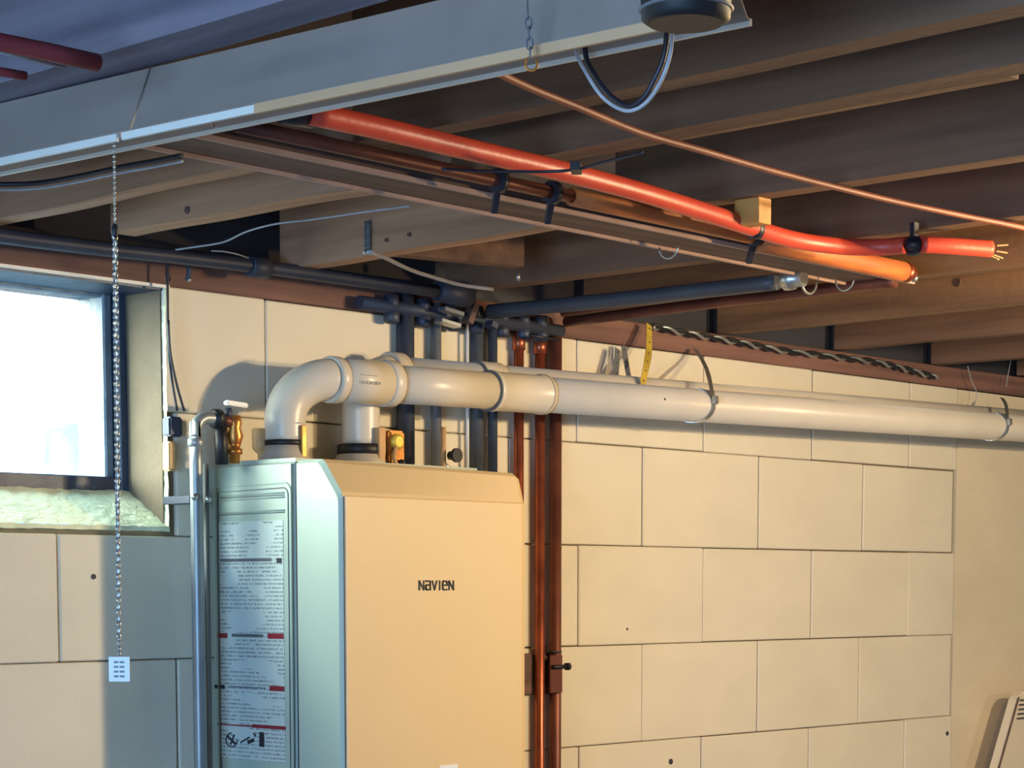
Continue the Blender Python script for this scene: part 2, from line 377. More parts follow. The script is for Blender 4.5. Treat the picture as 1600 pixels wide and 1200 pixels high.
# nailer beside the doubled joist, knot, stray gouges
MB().box(2.07, 2.094, 1.20, 1.90, ZJ + .004, ZJ + .03).build('nailer', 'palelit', ceil, bevel=.001, seg=1)
for (px, py, X, r) in ((1495, 441, 3.70 - .021, .009), (603, 375, 2.450 - .021, .0035), (638, 366, 2.450 - .021, .0035), (292, 328, 2.045 - .025, .006)):
    p = on(0, X, px, py)
    MB().lathe(p, (-1, 0, 0), [(-.004, r), (.0006, r * .9)], 14).build('knot', 'board', ceil)
# angled blocking by the wall
a, b = on(2, ZJ, 590, 397), on(2, ZJ, 812, 418)
MB().beam(a + Vector((0, 0, .045)), b + Vector((0, 0, .045)), .03, .09).build('blocking', 'joist', ceil, bevel=.001, seg=1)

# ================================================================== CEILING RUNS
t = thing('running_board', (2.3, 2.06, 2.12), 'long dark board running under the joists beside the copper pipe', 'board')
def yb(x): return 2.022 + (x - 1.55) * .026
mb = MB(); xs = [1.5, 1.9, 2.3, 2.75, 3.18]
mb.ribbon([(x, yb(x) + .003, 2.130) for x in xs], (0, 1, 0), .10, .018)
mb.build('plank', 'board', t, bevel=.001, seg=1)
MB().beam((1.5, yb(1.5) - .047, 2.1185), (3.18, yb(3.18) - .047, 2.1185), .006, .006).build('front_edge', 'edge', t, label='pale edge strip')  # paler strips along both board edges
MB().beam((1.5, yb(1.5) + .05, 2.1190), (3.18, yb(3.18) + .05, 2.1190), .006, .005).build('back_edge', 'edge', t, label='pale edge strip')

# red-orange pipe in two exposed stretches
t = thing('red_pipe', (2.3, 1.8, 2.11), 'thick red-orange insulated pipe slanting under the joists, bent near its right end', 'pipe')
pts = oz(2.11, (484, 177), (600, 202), (700, 226), (800, 249), (880, 268), (1000, 300), (1100, 331), (1180, 357), (1225, 371), (1270, 380), (1330, 386), (1380, 386), (1416, 383))
MB().tube(pts, .0125, 16, smooth_path=4).build('long_sleeve', 'redfoam', t)
MB().tube(oz(2.11, (1439, 382), (1480, 384), (1520, 387), (1547, 389)), .0125, 16, smooth_path=4).build('short_sleeve', 'redfoam', t)
MB().tube([pts[-1], on(2, 2.11, 1439, 382)], .0085, 12).build('joint', 'darkcable', t, label='dark gap between the sleeves')
e = on(2, 2.11, 1549, 389)
mb = MB()
for k in range(9):
    a = random.uniform(0, 6.3); mb.beam(e + Vector((.0, .010 * math.cos(a), .010 * math.sin(a))), e + Vector((.014, .015 * math.cos(a) - .006, .015 * math.sin(a))), .003, .002)
mb.build('frayed_end', 'tan', t)
e = on(2, 2.11, 484, 180)
MB().tube([e + Vector((-.034, .006, 0)), e + Vector((.004, 0, 0))], .0135, 14).build('black_end', 'darkcable', t)
for px, py in ((1180, 357), (1428, 384)):
    c = on(2, 2.11, px, py); q = on(2, 2.11, px + 10, py + 1); d = (q - c).normalized()
    MB().tube([c - d * .007, c + d * .007], .0148, 16).build('clamp', 'darkcable', t)
    MB().box(c.x - .006, c.x + .006, c.y - .004, c.y + .004, c.z + .01, ZJ + .004).build('clamp_hanger', 'darkcable', t)

# orange/copper covered pipe beside the board
t = thing('covered_pipe', (2.4, 1.95, 2.112), 'orange-brown covered copper pipe between the long board and the red pipe', 'pipe')
def yc(x): return 1.925 + (x - 1.85) * .028
MB().tube([(x, yc(x), 2.124) for x in (1.60, 1.85, 2.05, 2.2)], .0085, 14).build('thin_run', 'dullcopper', t)
MB().tube([(x, yc(x), 2.124) for x in (2.2, 2.3, 2.5, 2.62)], .0125, 14).build('middle_run', 'insul', t)
MB().tube([(x, yc(x) - .003, 2.117) for x in (2.64, 2.8, 2.95, 3.05)], .0160, 16).build('thick_run', 'insul', t)
MB().lathe((3.05, yc(3.05) - .003, 2.117), (1, 0, 0), [(0, .011), (.006, .0165), (.014, .0165), (.018, .010), (.03, .010)], 16).build('copper_end', 'copper', t)
MB().ball((3.085, yc(3.05) - .003, 2.110), .007).build('end_nut', 'galv', t)
for x in (2.052, 2.16, 2.63):
    MB().tube([(x - .006, yc(x), 2.124), (x + .006, yc(x), 2.124)], .0150, 16).build('clamp', 'darkcable', t)
    MB().beam((x, yc(x), 2.120), (x + .012, yc(x) + .02, 2.088), .008, .008).build('clamp_tail', 'darkcable', t)
# thin tube crossing
MB().tube(oz(2.125, (760, 105), (830, 138), (900, 166), (1000, 207), (1100, 236), (1200, 265), (1300, 291), (1400, 315), (1500, 336), (1600, 356), (1720, 384)), .0042, 10, smooth_path=4).build(
    'copper_tube', 'oldtube', label='thin brown copper tube crossing the joists right of the red pipe', cat='pipe')
# black cable tie stretched over both pipes
t = thing('cable_strap', (2.1, 1.85, 2.09), 'thin black strap lying across the red pipe and the orange covered pipe', 'strap')
MB().tube(oz(2.092, (690, 264), (740, 267), (800, 268), (860, 268), (905, 264), (950, 252), (1005, 238)), .0018, 8, smooth_path=4).build('strap', 'darkcable', t)
c = on(2, 2.095, 903, 262)
MB().beam(c + Vector((-.012, -.006, 0)), c + Vector((.012, .012, 0)), .012, .01).build('knot', 'black', t)
# wood block
t0 = on(2, 2.118, 1178, 325)
MB().box(2.44, 2.47, 1.80, 1.842, 2.104, 2.1395).build('wood_block', 'block', bevel=.001, seg=1, label='small square of fresh orange wood under a joist above the red pipe', cat='wood block')
# cables
MB().tube(oz(2.13, (275, 390), (310, 385), (350, 378), (385, 362), (430, 350), (480, 344), (530, 337), (570, 331), (640, 322)), .0015, 8, smooth_path=4).build(
    'white_cable', 'wire', label='thin white cable waving under the joists above the window corner', cat='cable')
MB().tube(oz(2.125, (578, 394), (600, 402), (640, 421), (680, 434), (720, 445), (770, 452)), .0035, 8, smooth_path=4).build(
    'grey_cable', 'wire', label='grey cable sagging from the perforated joist strap towards the corner', cat='cable')
MB().tube(oz(2.10, (-60, 285), (0, 288), (60, 286), (120, 276), (190, 261), (240, 252), (285, 243)), .0032, 8, smooth_path=4).build(
    'black_cable', 'darkcable', label='black cable running below the hanging light on the left', cat='cable')
MB().tube([p + Vector((0, 0, -.006)) for p in oz(2.10, (-60, 286), (0, 289), (60, 287), (120, 277), (190, 262), (240, 253), (285, 244))], .0016, 8, smooth_path=4).build(
    'pale_wire', 'wire', label='pale lilac wire following the black cable below the light', cat='cable')
MB().tube(oz(2.13, (330, 392), (350, 393), (370, 397), (388, 403)), .0012, 6, smooth_path=4).build('wire_offcut', 'wire', label='short pale wire end dangling above the sill plate', cat='cable')
# perforated joist strap
t = thing('joist_strap', on(0, 2.425, 575, 395), 'perforated metal strap nailed up the joist side above the grey cable', 'strap')
a, b = on(0, 2.427, 574, 345), on(0, 2.427, 574, 393)
MB().beam(a, b, .0015, .014, side=(1, 0, 0)).build('plate', 'greypipe', t)
for k in range(4):
    p = a.lerp(b, .12 + .25 * k)
    for s in (-.0035, .0035): MB().ball(p + Vector((-.002, s, 0)), .0016, 6, 4).build('nail', 'galv', t)
MB().ball(b + Vector((-.003, .004, -.002)), .0028, 8, 5).build('screw', 'white', t); MB().ball(b + Vector((-.003, -.005, -.002)), .0028, 8, 5).build('screw', 'white', t)
c = on(1, 2.55, 810, 432)
MB().ball(c, (.005, .004, .008), 8, 6).build('pipe_clip', 'galv', label='small shiny clip at the end of the blocking in the corner', cat='clip')

# slate pipes along the wall
t = thing('slate_pipe', (2.3, 2.74, 2.11), 'dark slate gas pipe along the top of the wall over the window', 'pipe')
MB().tube([(1.0, 2.765, 2.120), (1.9, 2.763, 2.122), (2.3, 2.760, 2.130), (2.78, 2.75, 2.130)], .0115, 14, smooth_path=3).build('run', 'steel', t)
MB().lathe((2.35, 2.760, 2.129), (1, 0, 0), [(-.02, .015), (-.018, .018), (.018, .018), (.02, .015)], 14).build('coupling', 'steel', t)
MB().lathe((2.78, 2.75, 2.130), (1, 0, 0), [(-.02, .017), (.03, .022), (.06, .022)], 14).build('elbow', 'steel', t)
t = thing('slate_branch_pipe', (3.0, 2.4, 2.10), 'dark slate branch pipe running from the corner cluster to the long board', 'pipe')
MB().tube([(2.93, 2.78, 2.112), (2.965, 2.5, 2.112), (2.985, 2.3, 2.114), (2.99, 2.165, 2.114)], .0135, 14, smooth_path=3).build('run', 'bluepipe', t)
c = on(2, 2.112, 1240, 436)
MB().lathe(c, (0.1, -1, 0), [(-.02, .014), (-.016, .018), (.0, .018), (.004, .014), (.02, .014)], 12).build('connector', 'galv', t)
MB().tube(arc(c + Vector((.03, -.01, .0)), (1, 0, 0), (0, 0, 1), .022, 180, 360, 10), .0022, 8).build('clip', 'galv', t)
for k, (y0, dz, nm) in enumerate(((0, 0, 'upper'), (.0, -.0, 'lower'))):
    pa = oz(2.115, (880, 488), (1050, 464), (1215, 444)) if k == 0 else oz(2.115, (885, 503), (1100, 475), (1330, 447), (1400, 440))
    MB().tube(pa, .009 if k == 0 else .0105, 12, smooth_path=3).build('branch_pipe', 'dullcopper',
        label=nm + ' of the two red-brown copper pipes running from the corner beneath the slate pipe', cat='pipe')
# clips with wire legs under the board
for px, lab in ((1045, 'wire pipe clip under the long board, the left one'), (1320, 'wire pipe clip under the long board near its right end')):
    c = on(2, 2.112, px, 385 if px < 1100 else 437)
    MB().tube(arc(c, (0, 1, 0), (0, 0, 1), .018, 180, 360, 10), .0014, 6).build('wire_clip', 'galv', label=lab, cat='clip')

# twisted cable along the sill plate
path = spline([on(1, 2.815, *p) for p in ((1018, 510), (1080, 522), (1150, 534), (1220, 547), (1300, 557), (1370, 566), (1420, 578), (1465, 590))], 26)
t = thing('twisted_cable', path[0], 'black twisted cable with one strand bright for its glints laid along the sill plate on the right', 'cable')
for s in (0, math.pi):
    q = [p + Vector((0, math.cos(i * .42 + s), math.sin(i * .42 + s))) * .0042 for i, p in enumerate(path)]
    MB().tube(q, .0036, 8).build('strand', 'black' if s == 0 else 'galv', t)  # second strand in bright metal stands in for glints on the black cable

# ================================================================== HANGING LIGHT FIXTURE
na, nb = on(2, 2.062, -260, 306), on(2, 2.062, 1033, 38)
def fl(s, dx, z):   # point along fixture, offset across, height
    p = na.lerp(nb, s); d = (nb - na).normalized(); u = Vector((-d.y, d.x, 0)); u = u if u.x > 0 else -u
    q = p + u * dx; q.z = z; return q
t = thing('hanging_light', fl(.5, .06, 2.062), 'long grey fluorescent light hood hanging under the joists at top left', 'light fixture')
def section(s0, s1, name, lab=None):
    mb = MB(); prof = [(0, 2.062), (0.0, 2.067), (.012, 2.070), (.040, 2.1375), (.095, 2.1375), (.128, 2.094), (.133, 2.092)]
    th = .0012; n = 2
    for s in (s0, s1):
        for dx, z in prof: mb.v.append(fl(s, dx, z))
        for dx, z in reversed(prof): mb.v.append(fl(s, dx + (.0015 if dx < .06 else -.0015), z - .0012))
    k = len(prof) * 2
    for i in range(k): mb.f.append([i, (i + 1) % k, (i + 1) % k + k, i + k]); mb.sm.append(False)
    mb.f += [list(range(k))[::-1], [i + k for i in range(k)]]; mb.sm += [False, False]
    return mb.build(name, 'shade', t, label=lab)
pk = on(2, 2.062, 173, 210); sk = (pk - na).length / (nb - na).length
section(0, sk, 'hood'); section(sk + .003, 1, 'hood')
rim = MB()
for s0, s1 in ((0, sk - .003), (sk + .004, .60)): rim.beam(fl(s0, -.001, 2.061), fl(s1, -.001, 2.061), .004, .0075)
rim.build('near_rim', 'shadein', t, label='bright rolled rim of the hood')
MB().beam(fl(.60, -.001, 2.061), fl(1, -.001, 2.061), .004, .009).build('near_rim', 'warmrim', t, label='hood rim coloured as lit by the warm lamp')
MB().beam(fl(0, .133, 2.090), fl(1, .133, 2.090), .004, .006).build('far_rim', 'shadein', t)
MB().beam(fl(0, .068, 2.130), fl(.96, .068, 2.130), .05, .010).build('ballast_channel', 'steel', t)
for s in (.0, .0): pass
for dx in (.045, .085):
    MB().tube([fl(.05, dx, 2.108), fl(.97, dx, 2.108)], .0125, 12).build('tube_lamp', 'white', t)
c = on(2, 2.075, 1072, -8)
t2 = thing('round_canopy', c, 'dark round ceiling box with a pale rim at the end of the hanging light', 'ceiling box')
MB().lathe((c.x, c.y, 2.052), (0, 0, 1), [(0, .030), (.004, .036), (.03, .037), (.088, .034)], 28).build('body', 'black', t2)
MB().lathe((c.x, c.y, 2.062), (0, 0, 1), [(0, .0365), (.0015, .039), (.003, .0365)], 32).build('rim', 'greypipe', t2)

# pull chain
top = on(0, fl(sk, 0, 2.06).x - .002, 178, 212)
bot = on(0, top.x, 186, 1022)
t = thing('pull_chain', (bot.x, bot.y, bot.z - .035), 'beaded pull chain hanging from the light past the window with a tag', 'chain')
mb = MB(); L = (top - bot).length; n = int(L / .0052)
for k in range(n + 1):
    s = k / n
    if .18 < s < .965: continue
    mb.ball(top.lerp(bot, s), .0017 if s < .9 else .0024, 6, 4)
mb.tube([top.lerp(bot, s / 20) for s in range(21)], .0006, 5)
mb.build('bead_chain', 'galv', t, kind='stuff')
mb = MB(); a, b = top.lerp(bot, .18), top.lerp(bot, .965); n = int((b - a).length / .0062)
for k in range(n + 1):
    p = a.lerp(b, k / n); r = .0034 if k < n * .70 else .0025
    ax = Vector((1, 0, 0)) if k % 2 else Vector((0, 1, 0))
    mb.tube([p + ax * (r * .8 * math.cos(q * math.pi / 3)) + UPZ * (.0042 * math.sin(q * math.pi / 3)) for q in range(7)], .0011, 5, cap=False)
mb.build('link_chain', 'galv', t, kind='stuff')
MB().ball(top.lerp(bot, .18), (.004, .004, .008), 8, 6).build('connector', 'black', t)
cc = Vector((bot.x, bot.y, bot.z - .016)); rt = RT
def inplane(c, u, v, uu, vv, off=0): return c + uu * u + UPZ * v + vv * off
mb = MB(); vs = []
for off in (-.001, .001):
    for u, v in ((-.0110, -.0130), (.0110, -.0130), (.0110, .0130), (-.0110, .0130)): vs.append(cc + rt * u + UPZ * v + hd * off)
mb.add(vs, [(0, 1, 2, 3), (7, 6, 5, 4), (0, 4, 5, 1), (1, 5, 6, 2), (2, 6, 7, 3), (3, 7, 4, 0)])
tg = mb.build('tag', 'white', t)
mb = MB()
for r_ in range(4):
    for q in range(2):
        u = -.0055 + q * .0062; v = .0075 - r_ * .005
        mb.beam(cc + rt * u + UPZ * v - hd * .0013, cc + rt * (u + .0048) + UPZ * v - hd * .0013, .0006, .0022, side=hd)
mb.build('tag_print', 'greypipe', tg)

# hanging chain with hook
cx = fl(.8, 0, 2).x - .01
a, b = on(0, cx, 824, 12), on(0, cx, 829, 92)
t = thing('hook_chain', b - Vector((0, 0, .01)), 'short wire chain with an open hook hanging in front of the light fixture', 'chain')
mb = MB(); n = 5
for k in range(n):
    p = a.lerp(b, (k + .5) / n); ax = RT if k % 2 else hd
    hh = (a - b).length / n * .62
    mb.tube([p + ax * (.0028 * math.cos(q * math.pi / 4)) + UPZ * (hh * math.sin(q * math.pi / 4)) for q in range(9)], .0009, 5, cap=False)
mb.build('links', 'greypipe', t)
h = on(0, cx, 830, 100)
MB().tube([h + UPZ * .005] + arc(h, RT, UPZ, .0055, 110, 400, 12), .0012, 6).build('hook', 'brass', t)
MB().tube([a, a + UPZ * .06], .0008, 6).build('wire', 'greypipe', t)
# cord loop, plus a dark tube standing in for its shadow
c1 = [on(0, 1.50, *p) for p in ((900, 78), (915, 112), (940, 150), (968, 170), (990, 172), (1012, 158), (1032, 128), (1046, 90), (1050, 52))]
MB().tube([c1[0] + UPZ * .03] + c1 + [c1[-1] + UPZ * .05], .0018, 8, smooth_path=5).build('cord_or_shadow', 'wire', label='pale grey cord looping down below the right end of the light hood', cat='cord')
c2 = [on(0, 1.512, *p) for p in ((915, 85), (930, 118), (952, 148), (975, 164), (990, 165), (1008, 150), (1022, 125), (1036, 92), (1042, 50))]
MB().tube([c2[0] + UPZ * .03] + c2 + [c2[-1] + UPZ * .05], .0026, 8, smooth_path=5).build('cord_or_shadow', 'darkcable', label='dark loop shaped as the shadow of the pale grey cord', cat='cord')
# red pipe and conduit beyond the light at the far top left
MB().tube(oz(2.108, (-120, 40), (0, 66), (80, 82), (152, 98)), .0085, 14).build('red_pipe', 'dimred', label='dim red pipe in the upper left corner above the light hood', cat='pipe')
MB().tube(oz(2.10, (-100, 58), (0, 82), (102, 105)), .0017, 8).build('thin_wire', 'wire', label='thin straight pale wire below the dim red pipe in the upper left corner', cat='cable')
MB().tube(oz(2.10, (-60, 100), (0, 112), (40, 119)), .0045, 10).build('red_tube', 'dimred', label='stub of a thinner red tube at the left edge above the light hood', cat='pipe')

# ================================================================== WATER HEATER
HX0, HX1, HY0, HY1, HZ0, HZ1 = 2.293, 2.757, 2.50, 2.828, 1.09, 1.803
FX1 = 2.7265
t = thing('water_heater', ((HX0 + HX1) / 2, 2.66, HZ0), 'wall-hung cream tankless water heater with a printed side tinted as daylit', 'water heater')
SY = 2.606   # seam between case and cover
MB().box(HX0, HX1 - .02, SY + .002, HY1, HZ0, HZ1 + .005).build('case', 'heaterside', t, bevel=.010, seg=3)
MB().box(HX0 + .004, HX1 - .026, SY - .004, SY + .006, HZ0 + .005, HZ1 - .002).build('seam_gasket', 'seam', t)
# front cover: side profile with sloped top, swept in x
prof = [(SY - .002, HZ0), (HY0 + .006, HZ0), (HY0, HZ0 + .012), (HY0, 1.742), (HY0 + .003, 1.750), (2.540, 1.797), (2.548, HZ1), (SY - .002, HZ1)]
mb = MB(); xs = [(HX0, .006), (HX0 + .005, 0)] + [(HX0 + .005 + (FX1 - .012 - HX0 - .005) * q / 12, 0) for q in range(1, 13)] + [(FX1, .004)]
for x, ins in xs:
    cy_ = (SY + HY0) / 2; cz = (HZ0 + HZ1) / 2
    for y, z in prof:
        ch = -.026 * (x - HX0) / (FX1 - HX0) if 2.53 < y < 2.56 and z > 1.78 else 0
        mb.v.append(Vector((x, y + ch + (ins if y < SY - .01 else 0), z + ch * .3 - (ins if z > 1.7 else 0))))
k = len(prof)
for i in range(len(xs) - 1):
    for q in range(k): mb.f.append([i * k + q, i * k + (q + 1) % k, (i + 1) * k + (q + 1) % k, (i + 1) * k + q]); mb.sm.append(False)
mb.f += [list(range(k)), [(len(xs) - 1) * k + q for q in range(k)][::-1]]; mb.sm += [False, False]
cover = mb.build('front_cover', 'heater', t)
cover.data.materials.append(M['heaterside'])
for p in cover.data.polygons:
    if p.normal.x < -.6: p.material_index = 1  # left face takes the daylit copy of the enamel
MB().beam((HX0 + .006, HY0 - .0006, HZ0 + .02), (HX0 + .006, HY0 - .0006, 1.742), .0012, .0016).build('edge_line', 'seam', cover)
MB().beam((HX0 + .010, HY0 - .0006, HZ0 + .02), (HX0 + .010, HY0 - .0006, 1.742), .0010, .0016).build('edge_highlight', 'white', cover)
MB().beam((HX0 + .01, HY0 - .0002, 1.7435), (FX1 - .008, HY0 - .0002, 1.7435), .0008, .0010).build('fold_line', 'tan', cover)
MB().box(2.512, 2.556, HY0 - .0012, HY0 + .002, 1.24, 1.3025).build('display_window', 'white', cover, bevel=.001, seg=1)
# logo N a V I e N drawn as strokes
ax0 = 2.466; W_ = .084; lw = W_ / 6.1; hz = .0140; z0 = 1.5955
strokes = {'N': [[(0, 0), (0, 1), (1, 0), (1, 1)]], 'V': [[(0, 1), (.5, 0), (1, 1)]], 'I': [[(.5, 0), (.5, 1)]],
           'a': [[(.05, 1), (.85, 1), (1, .85), (1, 0), (.15, 0), (0, .15), (0, .4), (.15, .55), (1, .55)]],
           'e': [[(.95, 0), (.15, 0), (0, .2), (0, .8), (.15, 1), (.85, 1), (1, .8), (1, .52), (0, .52)]]}
lg = MB(); xx = ax0
for ch in 'NaVIeN':
    wd = lw * (.74 if ch != 'I' else .3)
    for st in strokes[ch]:
        for (u0, v0), (u1, v1) in zip(st, st[1:]):
            a = Vector((xx + u0 * wd, HY0 - .0008, z0 + v0 * hz * (1))); b = Vector((xx + u1 * wd, HY0 - .0008, z0 + v1 * hz))
            lg.beam(a, b, .0010, .0026, side=(0, 1, 0))
            lg.box(a.x - .0012, a.x + .0012, a.y - .0005, a.y + .0005, a.z - .0012, a.z + .0012); lg.box(b.x - .0012, b.x + .0012, b.y - .0005, b.y + .0005, b.z - .0012, b.z + .0012)
    xx += wd + lw * .36
lg.build('logo', 'ink', cover)
# embossed side panel
case = bpy.data.objects['case']
def yz_frame(y0, y1, z0, z1, r):
    pts = [Vector((HX0 - .0003, y1, z0)), Vector((HX0 - .0003, y1, z1 - .003))]
    pts += arc((HX0 - .0003, y0 + r, z1 - r), (0, -1, 0), (0, 0, 1), r, 90, 0, 6)
    pts.append(Vector((HX0 - .0003, y0, z0))); return pts
MB().tube(yz_frame(2.618, 2.806, 1.10, 1.768, .016), .0018, 6).build('emboss_line', 'heaterside', case)
MB().tube(yz_frame(2.625, 2.802, 1.10, 1.760, .012), .0012, 6).build('emboss_line', 'greypipe', case)
for z in (1.752, 1.745, 1.724): MB().tube([(HX0 - .0003, 2.634, z), (HX0 - .0003, 2.798, z - .001)], .0016, 6).build('emboss_rib', 'heaterside', case)
for z in (1.7485, 1.7205): MB().tube([(HX0 - .0003, 2.634, z), (HX0 - .0003, 2.798, z - .001)], .0008, 6).build('emboss_rib', 'greypipe', case)
lab = MB().box(HX0 - .0008, HX0 + .001, 2.638, 2.801, 1.312, 1.708).build('warning_label', 'label', case, label='large sheet of fine print')
def yzbar(y0, y1, z0, z1, m, n='print_bar'): MB().box(HX0 - .0014, HX0 - .0006, y0, y1, z0, z1).build(n, m, case)
def zy(py, px=400): return on(0, HX0, px, py)
for (pa, pb, py, hh, m) in ((340, 356, 993, 8, 'red'), (419, 444, 994, 9, 'red'), (336, 352, 1073, 7, 'ink'), (422, 445, 1076, 9, 'red'), (340, 395, 1133, 6, 'red'), (395, 447, 1136, 9, 'red'), (433, 441, 876, 8, 'ink'), (363, 412, 993, 6, 'greypipe'), (358, 416, 1074, 5, 'greypipe'), (345, 425, 875, 4, 'greypipe')):
    a = on(0, HX0, pa, py - hh / 2); b = on(0, HX0, pb, py + hh / 2)
    yzbar(min(a.y, b.y), max(a.y, b.y), min(a.z, b.z), max(a.z, b.z), m)
# pictograms: crossed hand, spanner, battery-like block
def P3(px, py): p = on(0, HX0 - .0012, px, py); return p
pg = MB()
pg.tube([P3(362 + 9 * math.cos(a_ * .5236), 1156 + 11 * math.sin(a_ * .5236)) for a_ in range(10)], .0011, 5)
pg.beam(P3(355, 1150), P3(369, 1163), .001, .004, side=(1, 0, 0)); pg.beam(P3(366, 1148), P3(360, 1164), .001, .003, side=(1, 0, 0))
pg.beam(P3(376, 1160), P3(390, 1152), .001, .0025, side=(1, 0, 0)); pg.beam(P3(387, 1160), P3(397, 1156), .001, .006, side=(1, 0, 0)); pg.beam(P3(396, 1146), P3(400, 1150), .001, .003, side=(1, 0, 0))
pg.beam(P3(409, 1144), P3(409, 1167), .001, .012, side=(1, 0, 0))
pg.build('pictogram', 'ink', case)

# vent risers and pipes on top
RY = 2.722; X1 = 2.372; X2 = 2.595; RI = 2.775; ZC = 1.948
dirx = Vector((1, 0, .0185)).normalized()
t = thing('exhaust_pipe', (X1, RY, HZ1), 'front white PVC exhaust pipe with a big elbow, running along the wall to the right', 'pipe')
PY = 2.69
MB().lathe((X1, RY, HZ1 + .004), (0, 0, 1), [(0, .044), (.004, .044), (.018, .036), (.030, .034)], 28).build('base_collar', 'collar', t)
MB().lathe((X1, RY, HZ1 + .031), (0, 0, 1), [(0, .0335), (.001, .036), (.009, .036), (.010, .0335)], 28).build('clamp_band', 'black', t)
MB().box(X1 + .002, X1 + .012, RY - .041, RY - .030, HZ1 + .012, HZ1 + .064).build('clamp_tab', 'brass', t, bevel=.001, seg=1)
path = [Vector((X1, RY, HZ1 + .04)), Vector((X1, RY, HZ1 + .066))] + [Vector((X1 + .078 - .078 * math.cos(R(a_)), RY - .032 * math.sin(R(a_)) ** 2 * (a_ / 90), 1.872 + .076 * math.sin(R(a_)))) for a_ in range(0, 91, 9)]
MB().tube(path, .0345, 28, smooth_path=3).build('elbow', 'pvc', t)
xe = X1 + .078
def px_(x): return Vector((x, PY, ZC + (x - 2.5) * .0185))
MB().lathe(px_(xe - .008), dirx, [(0, .0375), (.002, .0395), (.018, .0395), (.02, .038)], 28).build('hub', 'pvc', t)
nip = MB().lathe(px_(xe + .012), dirx, [(0, .0372), (.104, .0372)], 28).build('printed_nipple', 'pvc', t)
MB().lathe(px_(xe + .116), dirx, [(0, .038), (.002, .0400), (.022, .0400), (.026, .036)], 28).build('hub', 'pvc', t)
# faint size marks printed on the nipple
mb = MB()
for k, (u, h_) in enumerate(((.030, .003), (.036, .006), (.042, .004), (.047, .006), (.053, .006), (.058, .005), (.064, .006), (.069, .006), (.075, .004))):
    p = px_(xe + u) + Vector((0, -.0366, -.0045)); mb.box(p.x - .0018, p.x + .0018, p.y - .0006, p.y + .0006, p.z - h_ / 2, p.z + h_ / 2)
p = px_(xe + .05) + Vector((0, -.0363, .0075)); mb.box(p.x - .020, p.x + .020, p.y - .0006, p.y + .0006, p.z - .0006, p.z + .0006)
mb.build('print', 'greypipe', nip)
xh = on(1, PY - .03, 785, 610).x; xk = on(1, PY - .03, 868, 615).x
MB().tube([px_(xe + .13), px_(xh)], .0330, 28).build('pipe_run', 'pvc', t)
MB().lathe(px_(xh - .006), dirx, [(0, .034), (.003, .0372), (.012, .0372), (.014, .0355), (xk - xh - .010, .0355), (xk - xh - .006, .0375), (xk - xh + .004, .0375), (xk - xh + .007, .034)], 28).build('coupling', 'pvc', t)
for q in (xh - .007, xk - .010): MB().tube([px_(q), px_(q + .0025)], .0376, 28).build('coupling_lip', 'greypipe', t)
MB().tube([px_(xk), px_(6.55)], .0330, 28).build('pipe_run', 'pvc', t)
MB().ball(px_(3.30) + Vector((0, -.033, .004)), .0022, 8, 5).build('plug', 'darkcable', t)

t = thing('intake_pipe', (X2, RI, HZ1), 'rear white PVC intake pipe rising behind the printed nipple and following the front pipe', 'pipe')
MB().lathe((X2, RI, HZ1 + .004), (0, 0, 1), [(0, .048), (.012, .049), (.026, .042), (.03, .038)], 28).build('base_collar', 'collar', t)
MB().lathe((X2, RI, HZ1 + .028), (0, 0, 1), [(0, .040), (.001, .0425), (.018, .0425), (.019, .040)], 28).build('clamp_band', 'black', t)
MB().box(X2 + .000, X2 + .016, RI - .047, RI - .034, HZ1 + .006, HZ1 + .075).build('clamp_tab', 'tan', t, bevel=.001, seg=1)
IY = 2.762; IZ = 1.976
pth = [Vector((X2, RI, HZ1 + .046)), Vector((X2, RI, HZ1 + .085))] + [Vector((X2 + .062 - .062 * math.cos(R(a_)), RI + (IY - RI) * math.sin(R(a_)) ** 2, IZ - .062 + .062 * math.sin(R(a_)))) for a_ in range(0, 91, 10)]
MB().tube(pth, .0335, 24, smooth_path=3).build('elbow', 'pvc', t)
def qx(x): return Vector((x, IY, IZ + (x - 2.6) * .0172))
xa = X2 + .062
MB().lathe(qx(xa - .01), dirx, [(0, .036), (.002, .038), (.03, .038), (.033, .034)], 28).build('hub', 'pvc', t)
xq = on(1, IY, 742, 575).x; xr = on(1, IY, 776, 580).x
MB().tube([qx(xa), qx(5.9)], .0315, 24).build('pipe_run', 'pvc', t)
MB().lathe(qx(xq), dirx, [(0, .033), (.003, .0355), (xr - xq, .0355), (xr - xq + .003, .033)], 24).build('coupling', 'pvc', t)
MB().tube([qx(xq - .002), qx(xq + .002)], .0360, 24).build('coupling_lip', 'greypipe', t)

# brass flow fitting and orange tag beside intake
c = Vector((2.632, 2.735, HZ1 + .005))
t = thing('orange_fitting', c, 'orange brass fitting on the heater top right of the intake collar', 'fitting')
MB().box(c.x - .016, c.x + .022, c.y - .012, c.y + .012, c.z, c.z + .066).build('body', 'brass', t, bevel=.004)
MB().lathe((c.x - .002, c.y - .012, c.z + .046), (0, -1, 0), [(0, .014), (.006, .014), (.010, .009)], 16).build('cap', 'yellow', t)
MB().tube([(c.x - .006, c.y - .018, c.z + .040), (c.x - .014, c.y - .02, c.z + .018), (c.x - .006, c.y - .02, c.z + .002)], .004, 8, smooth_path=4).build('lead', 'tan', t)
MB().ball((c.x + .006, c.y - .018, c.z + .008), .008).build('black_knob', 'black', t)

